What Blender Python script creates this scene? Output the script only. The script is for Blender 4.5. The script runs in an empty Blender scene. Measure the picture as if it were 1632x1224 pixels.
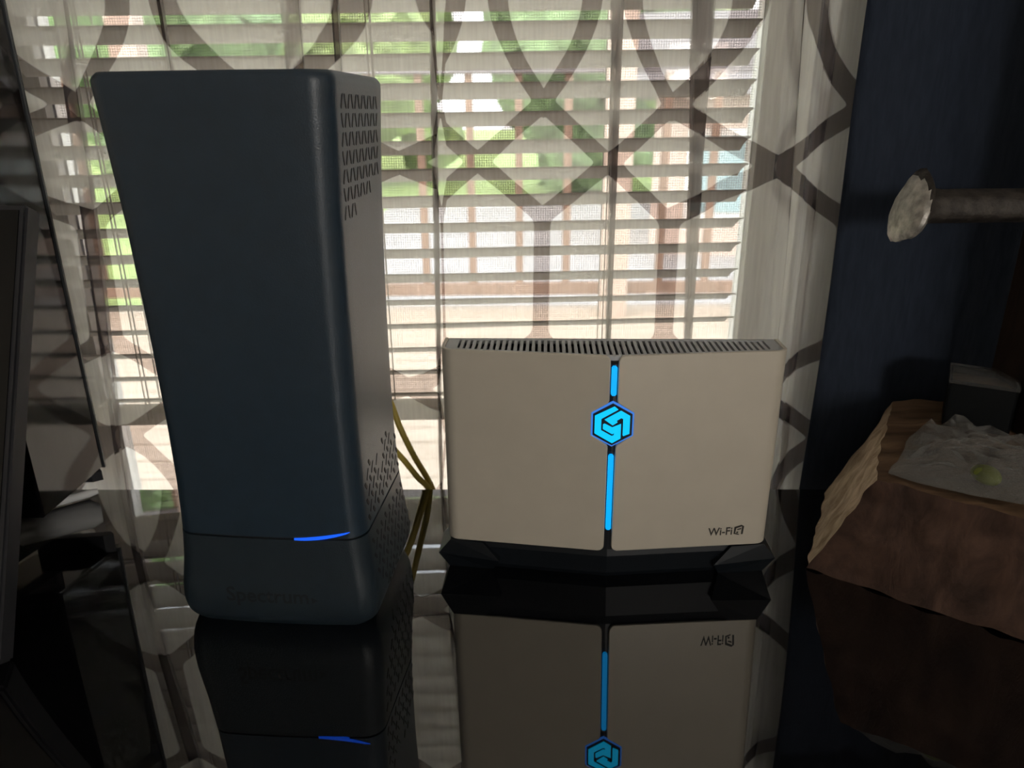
import bpy, bmesh, math, random
from mathutils import Vector, Matrix, noise
random.seed(7)
S = bpy.context.scene
C = S.collection
T = 0.74                      # desk top height
H = 0.254                     # lens height above the desk
PI = math.pi

# ---------------------------------------------------------------- camera, sky, lights, exposure
cd = bpy.data.cameras.new('camera'); cam = bpy.data.objects.new('camera', cd); C.objects.link(cam)
cd.sensor_width = 36.0; cd.lens = 36.0 * 1180 / 1632; cd.clip_start = 0.01; cd.clip_end = 200
cam.matrix_world = (Matrix.Translation((0, 0, T + H)) @ Matrix.Rotation(math.radians(90 - 20.0), 4, 'X')
                    @ Matrix.Rotation(math.radians(-0.5), 4, 'Z'))
cd.dof.use_dof = True; cd.dof.focus_distance = 0.385; cd.dof.aperture_fstop = 13.0
S.camera = cam
S.view_settings.view_transform = 'Standard'; S.view_settings.look = 'None'
S.view_settings.gamma = 1.0; S.view_settings.use_curve_mapping = False
S.view_settings.exposure = 0.0
try:
    S.cycles.use_denoising = True
    S.cycles.transparent_max_bounces = 32
    S.cycles.max_bounces = 7; S.cycles.diffuse_bounces = 4; S.cycles.glossy_bounces = 4; S.cycles.transmission_bounces = 4
    S.cycles.use_adaptive_sampling = True; S.cycles.adaptive_threshold = .06
    S.cycles.sample_clamp_indirect = 6.0
except Exception: pass

w = bpy.data.worlds.new('sky'); S.world = w; w.use_nodes = True
wn = w.node_tree; wn.nodes.clear()
wo = wn.nodes.new('ShaderNodeOutputWorld'); wb = wn.nodes.new('ShaderNodeBackground')
sk = wn.nodes.new('ShaderNodeTexSky'); sk.sky_type = 'NISHITA'; sk.sun_disc = False
sk.sun_elevation = math.radians(48); sk.sun_rotation = math.radians(200)
sk.air_density = 1.2; sk.dust_density = 5.0; sk.ozone_density = 1.0
mx = wn.nodes.new('ShaderNodeMixRGB'); mx.inputs[0].default_value = 0.65; mx.inputs[2].default_value = (7.0, 7.2, 7.4, 1)
wn.links.new(sk.outputs[0], mx.inputs[1]); wn.links.new(mx.outputs[0], wb.inputs[0])
wb.inputs[1].default_value = 0.92
wn.links.new(wb.outputs[0], wo.inputs[0])

sl = bpy.data.lights.new('sun', 'SUN'); sl.energy = 1.1; sl.angle = math.radians(3); sl.color = (1, .95, .87)
so = bpy.data.objects.new('sun', sl); C.objects.link(so); so.location = (-3, -3, 8)
so.rotation_euler = (math.radians(14), math.radians(-30), 0)

# ---------------------------------------------------------------- helpers
def link(o, parent=None):
    C.objects.link(o)
    if parent is not None: o.parent = parent
    return o
def tag(o, label, cat, group=None):
    o['label'] = label; o['category'] = cat
    if group: o['group'] = group
    return o
def thing(name, label, cat, loc=(0, 0, 0), rz=0, group=None):
    o = bpy.data.objects.new(name, None); o.empty_display_size = .02; C.objects.link(o)
    o.location = loc; o.rotation_euler = (0, 0, rz)
    return tag(o, label, cat, group)
def struct(o):
    o['kind'] = 'structure'; return o
def obj(name, bm, mat, parent=None, smooth=False, fixn=True):
    if fixn: bmesh.ops.recalc_face_normals(bm, faces=bm.faces[:])
    me = bpy.data.meshes.new(name); bm.to_mesh(me); bm.free()
    if smooth:
        me.polygons.foreach_set('use_smooth', [True] * len(me.polygons))
        try: me.set_sharp_from_angle(angle=math.radians(35))
        except Exception: pass
    me.materials.append(mat)
    return link(bpy.data.objects.new(name, me), parent)
def box(bm, x0, x1, y0, y1, z0, z1, M=None):
    vs = [bm.verts.new(Vector(p) if M is None else M @ Vector(p)) for p in
          ((x0,y0,z0),(x1,y0,z0),(x1,y1,z0),(x0,y1,z0),(x0,y0,z1),(x1,y0,z1),(x1,y1,z1),(x0,y1,z1))]
    for f in ((3,2,1,0),(4,5,6,7),(0,1,5,4),(1,2,6,5),(2,3,7,6),(3,0,4,7)): bm.faces.new([vs[i] for i in f])
    return vs
def bbox(name, dims, mat, parent=None, bev=0.0, seg=2):
    bm = bmesh.new(); box(bm, *dims)
    if bev: bmesh.ops.bevel(bm, geom=bm.edges[:], offset=bev, segments=seg, affect='EDGES', profile=.5)
    return obj(name, bm, mat, parent, smooth=bool(bev))
def prism(bm, pts, z0, z1, M=None):
    f = lambda x, y, z: bm.verts.new((M @ Vector((x, y, z))) if M else (x, y, z))
    a = [f(p[0], p[1], z0) for p in pts]; b = [f(p[0], p[1], z1) for p in pts]
    n = len(pts); bm.faces.new(a[::-1]); bm.faces.new(b)
    for i in range(n): bm.faces.new((a[i], a[(i+1) % n], b[(i+1) % n], b[i]))
def loft(bm, rings, cap=True):
    R_ = [[bm.verts.new(p) for p in r] for r in rings]; n = len(rings[0])
    for a, b in zip(R_, R_[1:]):
        for i in range(n): bm.faces.new((a[i], a[(i+1) % n], b[(i+1) % n], b[i]))
    if cap: bm.faces.new(R_[0][::-1]); bm.faces.new(R_[-1])
    return R_
def tube(bm, pts, r, n=10):
    pts = [Vector(p) for p in pts]; rings = []; up = Vector((0.13, .31, 1)).normalized()
    for i, p in enumerate(pts):
        d = (pts[min(i+1, len(pts)-1)] - pts[max(i-1, 0)]).normalized()
        s = d.cross(up).normalized(); q = s.cross(d).normalized()
        rr = r[i] if isinstance(r, (list, tuple)) else r
        rings.append([p + (s*math.cos(2*PI*k/n) + q*math.sin(2*PI*k/n))*rr for k in range(n)])
    loft(bm, rings)
def catmull(pts, n=8):
    pts = [Vector(p) for p in pts]; P = [pts[0]*2 - pts[1]] + pts + [pts[-1]*2 - pts[-2]]; out = []
    for i in range(1, len(P)-2):
        for k in range(n):
            t = k/n
            out.append(.5*((2*P[i]) + (P[i+1]-P[i-1])*t + (2*P[i-1]-5*P[i]+4*P[i+1]-P[i+2])*t*t + (3*P[i]-P[i-1]-3*P[i+1]+P[i+2])*t**3))
    out.append(pts[-1]); return out
def interp(tab, x):
    if x <= tab[0][0]: return tab[0][1]
    for (a, va), (b, vb) in zip(tab, tab[1:]):
        if x <= b:
            t = (x-a)/(b-a); return va + (vb-va)*t
    return tab[-1][1]

# ---------------------------------------------------------------- materials
def mat(name, col, rough=.5, metal=0.0, var=.12, vscale=40, bump=0.0, bscale=300, spec=None, ior=None, coat=0, stretch=None):
    m = bpy.data.materials.new(name); m.use_nodes = True; nt = m.node_tree
    b = nt.nodes['Principled BSDF']; b.inputs['Roughness'].default_value = rough; b.inputs['Metallic'].default_value = metal
    if spec is not None: b.inputs['Specular IOR Level'].default_value = spec
    if ior: b.inputs['IOR'].default_value = ior
    if coat: b.inputs['Coat Weight'].default_value = coat
    tc = nt.nodes.new('ShaderNodeTexCoord'); mp = nt.nodes.new('ShaderNodeMapping')
    if stretch: mp.inputs['Scale'].default_value = stretch
    nt.links.new(tc.outputs['Object'], mp.inputs['Vector'])
    n = nt.nodes.new('ShaderNodeTexNoise'); n.inputs['Scale'].default_value = vscale; n.inputs['Detail'].default_value = 5
    nt.links.new(mp.outputs[0], n.inputs['Vector'])
    r = nt.nodes.new('ShaderNodeValToRGB')
    r.color_ramp.elements[0].position = .3; r.color_ramp.elements[1].position = .7
    r.color_ramp.elements[0].color = (*[max(0, c*(1-var)) for c in col], 1)
    r.color_ramp.elements[1].color = (*[min(1, c*(1+var)) for c in col], 1)
    nt.links.new(n.outputs['Fac'], r.inputs[0]); nt.links.new(r.outputs[0], b.inputs['Base Color'])
    if bump:
        n2 = nt.nodes.new('ShaderNodeTexNoise'); n2.inputs['Scale'].default_value = bscale; n2.inputs['Detail'].default_value = 3
        bp = nt.nodes.new('ShaderNodeBump'); bp.inputs['Strength'].default_value = bump; bp.inputs['Distance'].default_value = .001
        nt.links.new(mp.outputs[0], n2.inputs['Vector']); nt.links.new(n2.outputs['Fac'], bp.inputs['Height'])
        nt.links.new(bp.outputs[0], b.inputs['Normal'])
    return m
def glow(name, col, s):
    m = bpy.data.materials.new(name); m.use_nodes = True; b = m.node_tree.nodes['Principled BSDF']
    b.inputs['Base Color'].default_value = (*[c*.2 for c in col], 1); b.inputs['Emission Color'].default_value = (*col, 1)
    b.inputs['Emission Strength'].default_value = s; b.inputs['Roughness'].default_value = .4
    return m
class NX:                                     # tiny node-expression helper
    def __init__(s, nt): s.nt = nt
    def __call__(s, op, *a, clamp=False):
        n = s.nt.nodes.new('ShaderNodeMath'); n.operation = op; n.use_clamp = clamp
        for i, v in enumerate(a):
            if isinstance(v, (int, float)): n.inputs[i].default_value = v
            else: s.nt.links.new(v, n.inputs[i])
        return n.outputs[0]

M_wall = mat('cream_paint', (.80, .77, .70), .7, var=.04, vscale=6, bump=.1)
M_trim = mat('white_trim_paint', (.80, .78, .73), .45, var=.04, vscale=10)
M_ceil = mat('ceiling_paint', (.75, .74, .71), .8, var=.03)
M_floor = mat('floor_boards', (.20, .13, .08), .45, var=.3, vscale=6, stretch=(1, 12, 1))
M_deskglass = mat('black_glass', (.004, .004, .005), .015, var=.2, ior=2.2)
M_leg = mat('dark_metal', (.02, .02, .022), .4, metal=.6)
M_plastic = mat('modem_plastic', (.014, .030, .050), .37, var=.08, vscale=120, bump=.12, spec=.6, bscale=1400)
M_plasticb = mat('modem_base_plastic', (.014, .024, .034), .40, var=.08, vscale=120, bump=.15, bscale=1400)
M_slot = mat('vent_dark', (.004, .004, .005), .6)
M_emboss = mat('embossed_dark', (.007, .011, .014), .6)
M_gold = mat('champagne_shell', (.55, .505, .43), .42, metal=.15, var=.025, vscale=60, bump=.05, bscale=2500)
M_core = mat('router_core_black', (.006, .008, .013), .35)
M_grille = mat('grille_grey', (.42, .43, .45), .4, var=.06)
M_foot = mat('router_base_black', (.006, .008, .011), .42, var=.1, spec=.2)
M_ink = mat('dark_ink', (.03, .027, .024), .5)
M_led = glow('cyan_light', (.0, .40, 1.0), 1.05)
M_logo = glow('cyan_logo_light', (.0, .56, 1.0), 1.05)
M_blue = glow('blue_light', (.010, .12, 1.0), 1.0)
M_tv = mat('gloss_black', (.004, .004, .005), .09, ior=1.42)
M_tvedge = mat('gloss_black_rim', (.05, .055, .06), .25)
M_chrome = mat('satin_chrome', (.92, .92, .93), .25, metal=.0, var=.03)
M_matte = mat('matte_dark', (.018, .019, .024), .55)
M_cable = mat('yellow_cable', (.50, .38, .07), .4, var=.08)
M_wood = None
M_slat = None

def wood_mat(name, c0, c1, rough, scale, stretch, bump):
    m = bpy.data.materials.new(name); m.use_nodes = True; nt = m.node_tree; b = nt.nodes['Principled BSDF']
    b.inputs['Roughness'].default_value = rough; b.inputs['Specular IOR Level'].default_value = .2
    tc = nt.nodes.new('ShaderNodeTexCoord'); mp = nt.nodes.new('ShaderNodeMapping'); mp.inputs['Scale'].default_value = stretch
    nt.links.new(tc.outputs['Object'], mp.inputs[0])
    n = nt.nodes.new('ShaderNodeTexNoise'); n.inputs['Scale'].default_value = scale; n.inputs['Detail'].default_value = 8; n.inputs['Roughness'].default_value = .65
    n.inputs['Distortion'].default_value = .4
    nt.links.new(mp.outputs[0], n.inputs['Vector'])
    r = nt.nodes.new('ShaderNodeValToRGB'); r.color_ramp.elements[0].position = .32; r.color_ramp.elements[1].position = .68
    r.color_ramp.elements[0].color = (*c0, 1); r.color_ramp.elements[1].color = (*c1, 1)
    nt.links.new(n.outputs['Fac'], r.inputs[0]); nt.links.new(r.outputs[0], b.inputs['Base Color'])
    bp = nt.nodes.new('ShaderNodeBump'); bp.inputs['Strength'].default_value = bump; bp.inputs['Distance'].default_value = .002
    nt.links.new(n.outputs['Fac'], bp.inputs['Height']); nt.links.new(bp.outputs[0], b.inputs['Normal'])
    return m
M_woodf = wood_mat('stained_wood', (.032, .019, .015), (.105, .060, .044), .75, 60, (1, 1, .5), .7)
M_woode = wood_mat('sawn_end_grain', (.24, .16, .10), (.66, .52, .38), .9, 110, (1, 1, .16), 1.0)
M_woodt = wood_mat('worn_top_grain', (.05, .028, .016), (.20, .125, .075), .75, 70, (.2, 1, 1), .8)
M_post = wood_mat('dark_post_wood', (.010, .007, .006), (.035, .02, .014), .8, 60, (1, 1, .2), .5)
M_head_lit = mat('window_lit_iron', (.42, .40, .37), .45, metal=.55, var=.4, vscale=200, bump=1.0, bscale=250)  # lighter than the shank: window light on the head put into its colour
M_rust = mat('rusty_iron', (.040, .034, .030), .6, metal=.35, var=.55, vscale=160, bump=1.0, bscale=250)
M_boxm = mat('black_card', (.004, .005, .006), .6, spec=.15)
M_lid = bpy.data.materials.new('clear_film'); M_bag = bpy.data.materials.new('clear_bag_film')
for m_, tr, ro in ((M_lid, .72, .12), (M_bag, .62, .08)):
    m_.use_nodes = True; nt = m_.node_tree; nt.nodes.clear()
    o_ = nt.nodes.new('ShaderNodeOutputMaterial'); mixn = nt.nodes.new('ShaderNodeMixShader'); t_ = nt.nodes.new('ShaderNodeBsdfTransparent')
    g_ = nt.nodes.new('ShaderNodeBsdfPrincipled'); g_.inputs['Base Color'].default_value = (.50, .50, .49, 1); g_.inputs['Roughness'].default_value = ro
    g_.inputs['IOR'].default_value = 1.9
    nz = nt.nodes.new('ShaderNodeTexNoise'); nz.inputs['Scale'].default_value = 75; nz.inputs['Detail'].default_value = 1
    bp = nt.nodes.new('ShaderNodeBump'); bp.inputs['Strength'].default_value = 1.0; bp.inputs['Distance'].default_value = .006
    nt.links.new(nz.outputs[0], bp.inputs['Height']); nt.links.new(bp.outputs[0], g_.inputs['Normal'])
    mixn.inputs[0].default_value = 1 - tr
    nt.links.new(t_.outputs[0], mixn.inputs[1]); nt.links.new(g_.outputs[0], mixn.inputs[2]); nt.links.new(mixn.outputs[0], o_.inputs[0])
M_green = mat('lime_green', (.16, .20, .015), .5)

def trans_mat(name, col, tl, rough=.5):        # painted vinyl that lets some light through
    m = bpy.data.materials.new(name); m.use_nodes = True; nt = m.node_tree; nt.nodes.clear()
    o_ = nt.nodes.new('ShaderNodeOutputMaterial'); mixn = nt.nodes.new('ShaderNodeMixShader')
    d_ = nt.nodes.new('ShaderNodeBsdfPrincipled'); t_ = nt.nodes.new('ShaderNodeBsdfTranslucent')
    nz = nt.nodes.new('ShaderNodeTexNoise'); nz.inputs['Scale'].default_value = 30
    r = nt.nodes.new('ShaderNodeValToRGB'); r.color_ramp.elements[0].color = (*[c*.95 for c in col], 1); r.color_ramp.elements[1].color = (*col, 1)
    nt.links.new(nz.outputs[0], r.inputs[0])
    nt.links.new(r.outputs[0], d_.inputs['Base Color']); nt.links.new(r.outputs[0], t_.inputs['Color'])
    d_.inputs['Roughness'].default_value = rough
    mixn.inputs[0].default_value = tl
    nt.links.new(d_.outputs[0], mixn.inputs[1]); nt.links.new(t_.outputs[0], mixn.inputs[2]); nt.links.new(mixn.outputs[0], o_.inputs[0])
    return m
M_slat = trans_mat('cream_vinyl', (.98, .95, .88), .66)
M_cord = mat('white_cord', (.75, .72, .65), .7)

# sheer printed voile: ogee trellis of dark bands on a pale see-through ground
PP = 0.0905; V1, V2, V3, VH = .065, .101, .137, .1795
def sheer():
    m = bpy.data.materials.new('sheer_trellis_voile'); m.use_nodes = True; nt = m.node_tree; nt.nodes.clear(); X = NX(nt)
    uv = nt.nodes.new('ShaderNodeUVMap'); uv.uv_map = 'cloth'; sp = nt.nodes.new('ShaderNodeSeparateXYZ'); nt.links.new(uv.outputs[0], sp.inputs[0])
    u, v = sp.outputs[0], sp.outputs[1]                          # u in repeats, v in metres (down from the oval centre)
    U = X('MULTIPLY', X('ABSOLUTE', X('SUBTRACT', X('FLOORED_MODULO', X('ADD', u, .5), 1.0), .5)), PP)
    V = X('ABSOLUTE', X('SUBTRACT', X('FLOORED_MODULO', X('ADD', v, VH), 2*VH), VH))
    def seg(ax, ay, bx, by):
        dx, dy = bx-ax, by-ay; L2 = dx*dx+dy*dy
        px, py = X('SUBTRACT', U, ax), X('SUBTRACT', V, ay)
        t = X('DIVIDE', X('ADD', X('MULTIPLY', px, dx), X('MULTIPLY', py, dy)), L2, clamp=True)
        ex, ey = X('SUBTRACT', px, X('MULTIPLY', t, dx)), X('SUBTRACT', py, X('MULTIPLY', t, dy))
        return X('SQRT', X('ADD', X('MULTIPLY', ex, ex), X('MULTIPLY', ey, ey)))
    d1 = seg(0, V1, PP/2, V2); d2 = seg(PP/2, V2, 0, V3); d3 = seg(0, V3, 0, VH+.01)
    Uo = X('MULTIPLY', X('COSINE', X('MULTIPLY', V, PI/2/V1)), .35*PP)
    d4 = X('MULTIPLY', X('ABSOLUTE', X('SUBTRACT', U, Uo)), .85)
    d = X('SMOOTH_MIN', X('SMOOTH_MIN', d1, d2, .005), X('SMOOTH_MIN', d3, d4, .003), .005)
    mr = nt.nodes.new('ShaderNodeMapRange'); mr.interpolation_type = 'SMOOTHSTEP'
    mr.inputs[1].default_value = .0052; mr.inputs[2].default_value = .0060; mr.inputs[3].default_value = 1; mr.inputs[4].default_value = 0
    nt.links.new(d, mr.inputs[0]); band = mr.outputs[0]
    nz = nt.nodes.new('ShaderNodeTexNoise'); nz.inputs['Scale'].default_value = 90; nz.inputs['Detail'].default_value = 6
    tc = nt.nodes.new('ShaderNodeTexCoord'); nt.links.new(tc.outputs['Object'], nz.inputs['Vector'])
    wv = nt.nodes.new('ShaderNodeTexNoise'); wv.inputs['Scale'].default_value = 60; wv.inputs['Detail'].default_value = 2
    mp = nt.nodes.new('ShaderNodeMapping'); mp.inputs['Scale'].default_value = (8, 8, .5); nt.links.new(tc.outputs['Object'], mp.inputs[0]); nt.links.new(mp.outputs[0], wv.inputs['Vector'])
    def rgb(a, b, f):
        n = nt.nodes.new('ShaderNodeMixRGB'); n.inputs[1].default_value = (*a, 1); n.inputs[2].default_value = (*b, 1); nt.links.new(f, n.inputs[0]); return n.outputs[0]
    trc = rgb((.97, .97, .96), (.84, .76, .72), band)             # colour of what passes straight through
    nf = X('ADD', X('MULTIPLY', nz.outputs['Fac'], .5), X('MULTIPLY', wv.outputs['Fac'], .5))
    dark = rgb((.085, .085, .10), (.15, .15, .17), nf)
    dm = nt.nodes.new('ShaderNodeMixRGB'); nt.links.new(band, dm.inputs[0]); dm.inputs[1].default_value = (.92, .91, .89, 1); nt.links.new(dark, dm.inputs[2])
    o_ = nt.nodes.new('ShaderNodeOutputMaterial'); tr = nt.nodes.new('ShaderNodeBsdfTransparent'); df = nt.nodes.new('ShaderNodeBsdfDiffuse'); tl = nt.nodes.new('ShaderNodeBsdfTranslucent')
    nt.links.new(trc, tr.inputs[0]); nt.links.new(dm.outputs[0], df.inputs[0]); nt.links.new(dm.outputs[0], tl.inputs[0])
    m1 = nt.nodes.new('ShaderNodeMixShader'); m1.inputs[0].default_value = .68; nt.links.new(df.outputs[0], m1.inputs[1]); nt.links.new(tl.outputs[0], m1.inputs[2])
    m2 = nt.nodes.new('ShaderNodeMixShader'); nt.links.new(tr.outputs[0], m2.inputs[1]); nt.links.new(m1.outputs[0], m2.inputs[2])
    fac = X('ADD', X('ADD', X('MULTIPLY', band, .14), .42), X('MULTIPLY', X('SUBTRACT', wv.outputs['Fac'], .5), .16), clamp=True)
    nt.links.new(fac, m2.inputs[0]); nt.links.new(m2.outputs[0], o_.inputs[0])
    return m
M_sheer = sheer()
M_navy = mat('navy_blackout', (.026, .034, .052), .9, var=.15, vscale=300, bump=.3, bscale=900, stretch=(1, 1, .2), spec=.1)

# ---------------------------------------------------------------- room shell
WX0, WX1 = -.366, .205          # window opening
WZ0, WZ1 = T - .30, T + .80
RX0, RX1, RY0, WY0, WY1, RZ = -1.7, 1.7, -2.6, .54, .635, 2.45
struct(bbox('floor', (RX0-.1, RX1+.1, RY0-.1, WY1, -.05, 0), M_floor))
struct(bbox('ceiling', (RX0-.1, RX1+.1, RY0-.1, WY1, RZ, RZ+.1), M_ceil))
struct(bbox('wall_left', (RX0-.1, RX0, RY0, WY0, 0, RZ), M_wall))
struct(bbox('wall_right', (RX1, RX1+.1, RY0, WY0, 0, RZ), M_wall))
struct(bbox('wall_front', (RX0-.1, RX1+.1, RY0-.1, RY0, 0, RZ), M_wall))
bm = bmesh.new()
box(bm, RX0-.1, WX0, WY0, WY1, 0, RZ); box(bm, WX1, RX1+.1, WY0, WY1, 0, RZ)
box(bm, WX0, WX1, WY0, WY1, 0, WZ0); box(bm, WX0, WX1, WY0, WY1, WZ1, RZ)
struct(obj('wall_back', bm, M_wall))
# window: sash frame, pane, insect screen, sill
bm = bmesh.new(); fy0, fy1 = .598, .626; fw = .015
box(bm, WX0, WX0+fw, fy0, fy1, WZ0, WZ1); box(bm, WX1-fw, WX1, fy0, fy1, WZ0, WZ1)
box(bm, WX0+fw, WX1-fw, fy0, fy1, WZ0, WZ0+fw); box(bm, WX0+fw, WX1-fw, fy0, fy1, WZ1-fw, WZ1)
win = struct(obj('window_1', bm, M_trim))
gl = bpy.data.materials.new('window_glass'); gl.use_nodes = True; nt = gl.node_tree; nt.nodes.clear()
o_ = nt.nodes.new('ShaderNodeOutputMaterial'); mx_ = nt.nodes.new('ShaderNodeMixShader'); t_ = nt.nodes.new('ShaderNodeBsdfTransparent'); g_ = nt.nodes.new('ShaderNodeBsdfGlossy'); g_.inputs['Roughness'].default_value = 0
lw = nt.nodes.new('ShaderNodeFresnel'); lw.inputs[0].default_value = 1.45; nt.links.new(lw.outputs[0], mx_.inputs[0]); nt.links.new(t_.outputs[0], mx_.inputs[1]); nt.links.new(g_.outputs[0], mx_.inputs[2]); nt.links.new(mx_.outputs[0], o_.inputs[0])
bbox('pane', (WX0+fw, WX1-fw, .608, .612, WZ0+fw, WZ1-fw), gl, win)
sc = bpy.data.materials.new('insect_screen'); sc.use_nodes = True; nt = sc.node_tree; nt.nodes.clear(); X = NX(nt)
tc = nt.nodes.new('ShaderNodeTexCoord'); sp = nt.nodes.new('ShaderNodeSeparateXYZ'); nt.links.new(tc.outputs['Object'], sp.inputs[0])
ln = X('MAXIMUM', *[X('LESS_THAN', X('FLOORED_MODULO', X('MULTIPLY', sp.outputs[i], 1/.0019), 1.0), .22) for i in (0, 2)])
o_ = nt.nodes.new('ShaderNodeOutputMaterial'); mx_ = nt.nodes.new('ShaderNodeMixShader'); t_ = nt.nodes.new('ShaderNodeBsdfTransparent'); d_ = nt.nodes.new('ShaderNodeBsdfDiffuse'); d_.inputs[0].default_value = (.12, .12, .12, 1)
nt.links.new(X('MULTIPLY', ln, .75), mx_.inputs[0]); nt.links.new(t_.outputs[0], mx_.inputs[1]); nt.links.new(d_.outputs[0], mx_.inputs[2]); nt.links.new(mx_.outputs[0], o_.inputs[0])
bm = bmesh.new(); bm.faces.new([bm.verts.new(p) for p in ((WX0+fw, .6175, WZ0+fw), (WX1-fw, .6175, WZ0+fw), (WX1-fw, .6175, WZ1-fw), (WX0+fw, .6175, WZ1-fw))])
obj('insect_screen', bm, sc, win)
bbox('window_sill', (WX0-.03, WX1+.03, .527, .600, WZ0-.017, WZ0), M_trim, win, .002)

# ---------------------------------------------------------------- horizontal blind
bl = thing('window_blind', 'cream horizontal slat blind hanging inside the window behind the sheer curtain', 'blind', (-.086, .575, T+.005), math.radians(1.6))
bw = .2625
bm = bmesh.new(); sw = .025; tau = math.radians(23)
rings = []
for i in range(9):                                   # gently crowned slat, room edge raised
    q = -sw/2 + sw*i/8; cr = .0016*(1-(2*q/sw)**2)
    rings.append((q, cr))
prof = [(q, c+.0005) for q, c in rings] + [(q, c-.0005) for q, c in rings[::-1]]
def rot(q, c): return (q*math.cos(tau) + c*math.sin(tau), -q*math.sin(tau) + c*math.cos(tau))
pr = [rot(q, c) for q, c in prof]
loft(bm, [[(x, p[0], p[1]) for p in pr] for x in (-bw, -bw*.33, bw*.33, bw)])
bmesh.ops.recalc_face_normals(bm, faces=bm.faces[:])
slat_me = bpy.data.meshes.new('slat'); bm.to_mesh(slat_me); bm.free(); slat_me.materials.append(M_slat)
slat_me.polygons.foreach_set('use_smooth', [True]*len(slat_me.polygons))
z = .031; k = 0
BH = WZ1-T-.005
while z < BH-.05:
    o = bpy.data.objects.new('slat', slat_me); link(o, bl); o.location = (0, random.uniform(-.0008, .0008), z)
    o.rotation_euler = (math.radians(random.uniform(-2.0, 2.0)), math.radians(-.35 + random.uniform(-.15, .15)), math.radians(random.uniform(-.2, .2)))
    z += .0195; k += 1
bbox('bottom_rail', (-bw, bw, -.012, .012, .012, .024), M_slat, bl, .003)
bbox('head_rail', (-bw, bw, -.016, .016, BH-.04, BH-.004), M_slat, bl, .002)
for x in (-bw*.80, -bw*.05, bw*.60):
    for yy in (-.0128, .0128):
        bm = bmesh.new(); tube(bm, [(x, yy, .018), (x+.0005, yy, .3), (x, yy, BH-.02)], .0005, 6); obj('ladder_cord', bm, M_cord, bl)
    bm = bmesh.new(); tube(bm, [(x+.004, -.0145, .02), (x+.0035, -.0145, .3), (x+.004, -.0145, BH-.02)], .0006, 6); obj('lift_cord', bm, M_cord, bl)

# ---------------------------------------------------------------- sheer curtain
# (lens pixel columns of the pleats were measured at two heights and turned into metres on the hanging plane)
YC = .508
pleats = [  # X at z=.32, X at z=.104, half width top, half width bottom, extra fabric hidden (repeats)
    (-.2780, -.2900, .006, .004, .20),
    (-.2150, -.2130, .0020, .0012, .55), (-.1365, -.1400, .0065, .0030, .45), (-.1080, -.112, .0020, .001, .25),
    (-.0470, -.0520, .0017, .0012, .60), (.0668, .0690, .0036, .0014, .08), (.1205, .1270, .0062, .0026, .08),
    (.1760, .1830, .0040, .0050, .10), (.1990, .2020, .006, .004, .12)]
u_ref = [(-.36, -3.45), (-.2780, -3.0), (-.2150, -2.35), (-.0470, -1.35), (-.0465, -.80), (0.0215, 0.0), (.0668, .53), (.1055, 1.0), (.174, 1.5), (.2245, 2.0), (.30, 2.8)]
bm = bmesh.new(); uvl = bm.loops.layers.uv.new('cloth')
zs = [-.72 + 1.62*i/90 for i in range(91)]
cols = []
NSEG = 14
def build_row(zz):
    t = (zz-.104)/(.32-.104); row = []
    tc_ = max(-1.5, min(2.2, t)); prev = -.40
    edges = pleats + [(.30, .30, 0, 0, 0)]
    for j, (xt, xb, wt, wbm, hid) in enumerate(edges):
        xp = xb + (xt-xb)*tc_; hw = max(.0006, wbm + (wt-wbm)*tc_)*(1 + .25*noise.noise((j*3.1, zz*9, 1.7)))
        end = xp + hw
        for k in range(NSEG):
            f = k/NSEG; row.append((prev + (end-prev)*f, 0))
        if j < len(pleats):
            row += ([(xp+hw, .0), (xp+hw*1.02, .0008), (xp+hw*.7, .0016), (xp-hw*.7, .0018), (xp-hw, .0025), (xp-hw*.7, .0032)] if j in (4, 5, 6) else [(xp+hw-1e-5*k, .0) for k in range(6)]) + [(xp+hw, .0034 if j in (4, 5, 6) else 0.0), (xp+hw*1.02, .0042), (xp+hw*.7, .0050), (xp-hw*.7, .0052), (xp-hw*1.02, .0060), (xp-hw*.9, .0072)]
            prev = xp - hw*.6
        else: row.append((end, 0))
    return row
rows = [build_row(z_) for z_ in zs]; nC = len(rows[0])
zr = zs.index(min(zs, key=lambda q: abs(q-.24))); ref = rows[zr]
us = []
for i, (x, o) in enumerate(ref):
    k = i % (NSEG + 12) - NSEG                       # twelve stations per pleat carry the hidden fabric
    us.append(interp(u_ref, x) + (.30*math.sin(PI*k/11) if 0 <= k and i < (NSEG + 12)*len(pleats) else 0))
G = []
for ri, z_ in enumerate(zs):
    g = []
    for i, (x, o) in enumerate(rows[ri]):
        y = YC + .0045*math.sin(x*52 + 1.2) + .003*math.sin(x*131 + z_*3) + .0015*noise.noise((x*30, z_*6, 2)) + o
        if x > .135: y += .003*math.sin((x-.135)*190 + z_*2.5) - .002*(x-.135)/.06
        g.append(bm.verts.new((x + .0008*noise.noise((i*.7, z_*8, 5)), y, T + z_)))
    G.append(g)
for ri in range(len(zs)-1):
    for i in range(nC-1):
        f = bm.faces.new((G[ri][i], G[ri][i+1], G[ri+1][i+1], G[ri+1][i])); f.smooth = True
        for lp, (a, b) in zip(f.loops, ((i, ri), (i+1, ri), (i+1, ri+1), (i, ri+1))):
            lp[uvl].uv = (us[a], .326 - zs[b] - .003*max(0, min(1.5, us[a])))
cur = thing('sheer_curtain', 'white sheer curtain printed with a dark grey trellis, hanging in front of the blind', 'curtain', (-.05, YC, T-.72))
o = obj('fabric', bm, M_sheer, cur, fixn=False); o.matrix_parent_inverse = Matrix.Translation(cur.location).inverted()

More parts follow.
